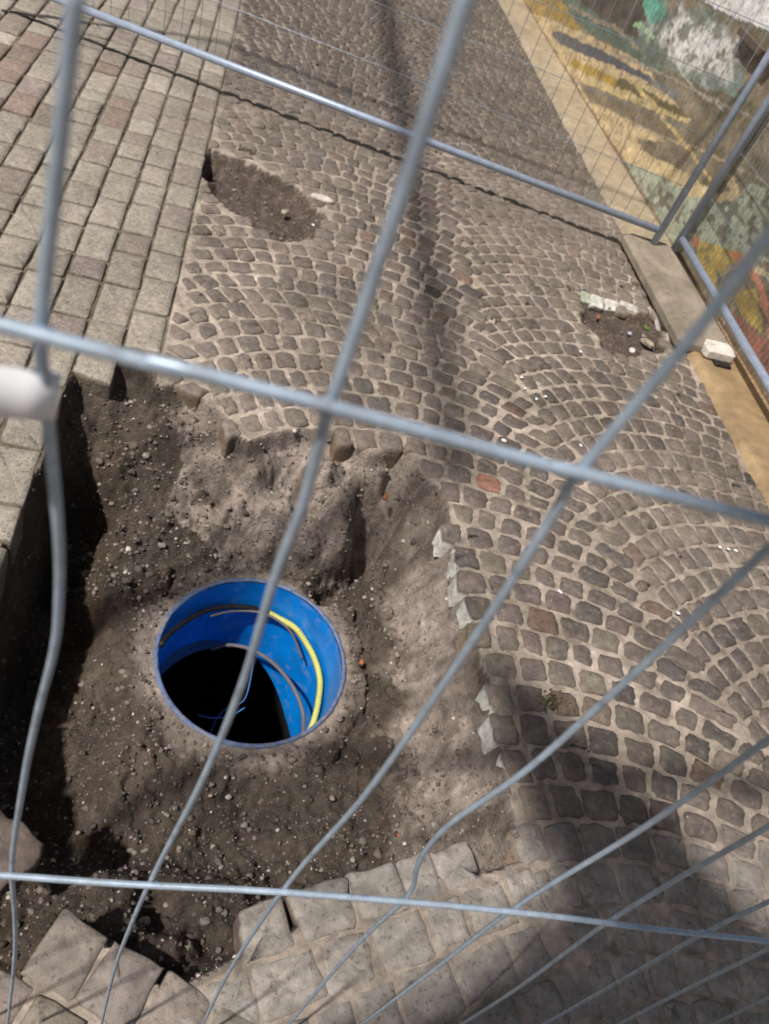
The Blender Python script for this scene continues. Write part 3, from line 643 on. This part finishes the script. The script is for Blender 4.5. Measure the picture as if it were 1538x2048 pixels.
paint(S2(30, (1400, 1060), (1500, 1120), (1640, 1220)), (196, 172, 130), .15)
paint((D < .03+.02*vn(B*6, B*0, 1)), (88, 62, 48), .2, 5, .8)
wear = (sstep(.54, .72, vn(B*26, D*40, 31)*.5+vn(B*70, D*90, 32)*.5)*.55)[..., None]; mc = mc*(1-wear)+np.array(srgb(112, 102, 86))*wear; mc = np.minimum(mc, .88)
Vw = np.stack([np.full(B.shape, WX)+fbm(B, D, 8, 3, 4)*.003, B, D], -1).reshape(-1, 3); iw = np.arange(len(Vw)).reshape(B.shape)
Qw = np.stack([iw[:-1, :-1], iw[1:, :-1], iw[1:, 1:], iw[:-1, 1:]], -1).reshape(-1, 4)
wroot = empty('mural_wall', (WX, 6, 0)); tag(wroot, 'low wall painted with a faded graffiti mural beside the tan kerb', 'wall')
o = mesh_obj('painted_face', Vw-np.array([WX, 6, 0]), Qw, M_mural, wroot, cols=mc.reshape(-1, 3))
mb = MB(); mb.box(.012, .26, -4.6, 7, -.05, 1.40, .01); mb.build('wall_core', M_conc, wroot)
r_ = [ray(1482, 62), ray(1545, 128)]; a = CP+r_[0]*(WX-.03)/r_[0][0]; b = CP+r_[1]*(WX-.03)/r_[1][0]
mb = MB(); mb.tube([Vector(a)-Vector((WX, 6, 0)), Vector(b)-Vector((WX, 6, 0))], .022, 4); mb.build('brown_bracket', M_bar, wroot, smooth=False)

# ------------------------------------------------------------------ fences
def fence_panel(name, A, Bp, z0, z1, vs, hz, wr, tr, label, group, wire_off=0.0):
    """A-B along the ground; tube frame with welded wire mesh"""
    A = Vector((*A, 0)); Bp = Vector((*Bp, 0)); d = (Bp-A); Ln = d.length; d.normalize()
    t = empty(name, A); tag(t, label, 'fence', group); O = Vector((0, 0, 0))
    for s_ in (0, Ln):
        mb = MB(); mb.tube([d*s_+Vector((0, 0, z0-.07)), d*s_+Vector((0, 0, z1))], tr, 16); mb.build('post', M_galv2, t)
    for z_ in (z0, z1):
        mb = MB(); mb.tube([d*(tr*.9)+Vector((0, 0, z_)), d*(Ln-tr*.9)+Vector((0, 0, z_))], tr*.95, 16); mb.build('rail', M_galv2, t)
    mb = MB(); nrm = Vector((-d.y, d.x, 0))*(tr*.75)
    s_ = vs*.5
    while s_ < Ln:
        mb.tube([d*s_+nrm+Vector((0, 0, z0-.022)), d*s_+nrm+Vector((0, 0, z1+.02))], wr, 5); s_ += vs
    z_ = z0+hz
    while z_ < z1:
        mb.tube([nrm+Vector((0, 0, z_)), d*Ln+nrm+Vector((0, 0, z_))], wr, 5); z_ += hz
    mb.build('wire_mesh', M_galv, t)
    return t
P1 = gnd(1322, 462, .15)
A1 = gnd(140, 8, .15); dl = (A1-P1)/np.linalg.norm(A1-P1); A1e = P1+dl*3.5
fence_panel('mesh_fence', A1e[:2], P1[:2], .15, 2.0, .085, .24, .0016, .019, 'galvanised mesh fence panel crossing behind the potholes', 'far temporary fence panels')
P2_ = gnd(1362, 476, .13); B2 = gnd(1538, 772, .13); dl = (B2-P2_)/np.linalg.norm(B2-P2_); B2e = P2_+dl*3.2
fence_panel('mesh_fence', P2_[:2], B2e[:2], .13, 2.0, .036, .24, .0016, .021, 'galvanised fine mesh fence panel running along the mural wall', 'far temporary fence panels')
# concrete foot
mb = MB()
x0, x1, y0, y1 = 2.05, 2.35, 2.76, 3.74
root = empty('concrete_block', ((x0+x1)/2, (y0+y1)/2, 0)); tag(root, 'worn beige concrete fence foot under the corner of the two far panels', 'fence foot')
mb = MB(); mb.box(x0-root.location.x, x1-root.location.x, y0-root.location.y, y1-root.location.y, .0, .075, .022); ft = mb.build('block', M_conc, root, smooth=False)
mb = MB(); mb.box(-.02, .135, -.535, -.44, .022, .079, .012, c=(.7, .66, .6)); mb.build('pale_end', M_stone, root, smooth=False)
mb = MB(); mb.box(.03, .12, -.575, -.53, .022, .034, .004); mb.build('recess_shade', M_blk, root, smooth=False)  # solid black bar standing for the shade in a recess
# clamp joining the two posts
mb = MB(); a = Vector((*P1[:2], .52)); b = Vector((*P2_[:2], .52))
mb.box(min(a.x, b.x)-.03, max(a.x, b.x)+.03, min(a.y, b.y)-.03, max(a.y, b.y)+.03, 1.6, 1.64, .006); o = mb.build('fence_clamp', M_galv2); tag(o, 'steel clamp joining the two far fence posts', 'clamp')
# film scrap at the foot of the far corner
p = gnd(1316, 422, .05); mb = MB()
for k in range(5):
    v, f = lump(.016, .009, .011, rough=.6); mb.add(v+np.array([p[0]+random.gauss(0, .018), p[1]+random.gauss(0, .03), .055+random.gauss(0, .014)]), f)
tag(mb.build('plastic_scrap', M_plas, smooth=False), 'crumpled shiny blue and white plastic scrap by the far fence corner', 'litter')

# the near fence, its wires bent out of true
FY, FA = .19, -.047
nf = empty('near_fence', (0, FY, 0)); tag(nf, 'galvanised mesh fence with bent wires right in front of the viewer', 'fence')
off = Vector((0, FY, 0))
fp = lambda px, py, dy=0.: Vector(onfence(px, py, FY+dy, FA))-off
wires = [[(150, -60), (150, 0), (118, 300), (86, 600), (82, 700), (100, 880), (118, 1080), (118, 1200), (108, 1300), (75, 1430), (48, 1560), (24, 1730), (30, 1840), (28, 1930), (14, 2060)],
         [(950, -60), (930, 0), (800, 400), (655, 830), (605, 1010), (548, 1160), (480, 1380), (400, 1570), (312, 1740), (262, 1850), (226, 1950), (198, 2070)],
         [(1640, 345), (1538, 470), (1370, 690), (1152, 952), (1100, 1040), (920, 1320), (730, 1590), (574, 1770), (460, 1940), (400, 2060)],
         [(1640, 1000), (1538, 1095), (1300, 1318), (1058, 1536), (910, 1640), (856, 1694), (832, 1740), (812, 1795), (700, 1905), (560, 2070)],
         [(1640, 1400), (1538, 1478), (1280, 1660), (1030, 1815), (860, 1945), (695, 2070)],
         [(1640, 1590), (1538, 1652), (1225, 1838), (1030, 1980), (890, 2070)],
         [(1640, 1750), (1538, 1803), (1405, 1868), (1200, 1985), (1050, 2070)],
         [(1640, 1845), (1538, 1897), (1360, 1985), (1215, 2060)],
         [(1640, 1950), (1538, 1995), (1400, 2060)]]
for i, wv in enumerate(wires):
    pts = [fp(*q) for q in wv]; last = pts[-1]; first = pts[0]
    while pts[0].z < 1.93: pts = [Vector((first.x, first.y, pts[0].z+.05))]+pts
    while pts[-1].z > .1: pts.append(Vector((last.x, last.y, pts[-1].z-.05)))
    mb = MB(); mb.tube(spline(pts, 7), .0021, 10)
    for wp in ([(22, 1751), (308, 1768), (572, 1784), (812, 1803), (1030, 1823), (1228, 1844), (1405, 1865)][i:i+1]+[(82, 669), (655, 812), (1152, 947)][i:i+1]):
        q_ = fp(*wp, -.002); v, f = lump(.0038, .0034, .0034, rough=.2); mb.add(v+np.array(q_), f, (1, 1, 1))
    mb.build('vertical_wire', M_galv, nf)
for xx in [-.8+.1*k for k in range(7)]+[1.0+.1*k for k in range(5)]:
    mb = MB(); yy = -xx*.047; mb.tube([(xx, yy, .02), (xx, yy, 1.98)], .0021, 8); mb.build('vertical_wire', M_galv, nf)
def hwire(pp, r, dy=-.0045):
    P = [fp(*q, dy) for q in pp]; a, b = P[0], P[-1]; d = (b-a)
    P = [a-d.normalized()*(.72+a.x)]+P+[b+d.normalized()*(1.42-b.x)]; mb = MB(); mb.tube(spline(P, 5), r, 12); mb.build('horizontal_wire', M_galv, nf)
hwire([(0, 650), (300, 722), (769, 842), (1160, 948), (1538, 1042)], .0024)
hwire([(0, 1750), (560, 1784), (1030, 1824), (1538, 1882)], .0027)
for z_ in (1.93,): mb = MB(); mb.tube([(-.8, .037, z_), (1.4, -.066, z_)], .0025, 8); mb.build('horizontal_wire', M_galv, nf)
for xx in (-.86, 1.45):
    mb = MB(); mb.tube([(xx, -xx*.047, 0), (xx, -xx*.047, 2.0)], .019, 14); mb.build('post', M_galv2, nf)
for z_ in (2.0,):
    mb = MB(); mb.tube([(-.86, .04, z_), (1.45, -.068, z_)], .018, 14); mb.build('rail', M_galv2, nf)
# white plastic sleeve clipped round the first wire
c0 = Vector(onfence(92, 790, FY, FA)); e0 = Vector(onfence(-60, 780, FY-.012, FA))
mb = MB(); d = (e0-c0).normalized(); upv = Vector((d.x*.0, .66, .75)).normalized(); n_ = Vector((0, .75, -.66))
ring = []
P = [c0+d*.03-n_*.004, c0+d*.012-n_*.0035, c0-n_*.004+d*.002, c0-d*.003, c0+n_*.004+d*.001, c0+n_*.0045+d*.012, c0+n_*.004+d*.03]
P = [Vector(q) for q in spline(P, 5)]; Vv = []; Ff = []
hh = .0078
for i, q in enumerate(P):
    t_ = (P[min(i+1, len(P)-1)]-P[max(i-1, 0)]).normalized(); nn = t_.cross(upv).normalized()*.0011
    for (a_, b_) in ((-hh, -1), (-hh*.93, 1), (hh*.93, 1), (hh, -1)):
        Vv.append(q+upv*a_+nn*b_)
    if i:
        n = 4*i
        for k in range(4): Ff.append((n-4+k, n-4+(k+1) % 4, n+(k+1) % 4, n+k))
mb.add(Vv, Ff); o = mb.build('plastic_clip', M_wplastic); tag(o, 'wide white plastic strap looped round the leftmost near wire', 'strap')

# ------------------------------------------------------------------ outside the frame: a post and a canvas sheet, added and shaped to cast the shadows
bx, by = .84-SH[0]*4.45, 1.72-SH[1]*4.45
lp = empty('shadow_post', (bx, by, 0)); tag(lp, 'tall dark post with a long side arm, added unseen left of the pit to cast shadows', 'shadow caster')
mb = MB(); mb.tube([(0, 0, 0), (0, 0, .3), (0, 0, 4.45)], [.055, .042, .040], 14); mb.build('pole', M_post, lp)
mb = MB(); mb.tube([(0, 0, 4.45), (.03, 1.5, 4.46), (.1, 8.2, 4.47)], [.055, .055, .05], 12); mb.build('arm', M_post, lp)
mb = MB(); mb.box(-.04, .24, 8.2, 8.7, 4.40, 4.5, .02); mb.build('arm_end', M_post, lp, smooth=False)
hS = 3.0; sx_, sy_ = SH[0]*hS, SH[1]*hS  # added sheet: outline of the wanted shadow, shifted back along the sun
edge = spline([(.80, 1.06, 0), (.86, .62, 0), (.90, .44, 0), (.62, .26, 0), (.28, .17, 0), (-.5, -.12, 0), (-1.0, -.35, 0)], 8)
edge2 = spline([(-1.0, -.35, 0), (.3, -.75, 0), (2.6, -.9, 0)], 8)[1:]
edge3 = spline([(2.6, -.9, 0), (1.44, .37, 0), (1.2, .69, 0), (.82, 1.05, 0)], 8)[1:-1]
out = [(p[0]-sx_, p[1]-sy_) for p in edge+edge2+edge3]
bm = bmesh.new(); vs_ = [bm.verts.new((x, y, hS)) for x, y in out]; f_ = bm.faces.new(vs_); ex = bmesh.ops.extrude_face_region(bm, geom=[f_])
for g_ in ex['geom']:
    if isinstance(g_, bmesh.types.BMVert): g_.co.z += .004
bmesh.ops.triangulate(bm, faces=[f for f in bm.faces if len(f.verts) > 4]); me = bpy.data.meshes.new('canvas'); bm.to_mesh(me); bm.free(); me.materials.append(M_canvas)
ss = empty('shadow_sheet', (0, 0, 0)); tag(ss, 'canvas sheet on masts, added unseen above and behind the viewer to cast a shadow', 'shade sail')
o = bpy.data.objects.new('canvas', me); COL.objects.link(o); o.parent = ss
for q in (edge[-1], edge2[-1]):
    mb = MB(); mb.tube([(q[0]-sx_, q[1]-sy_, 0), (q[0]-sx_, q[1]-sy_, hS+.1)], .03, 12); mb.build('mast', M_post, ss)
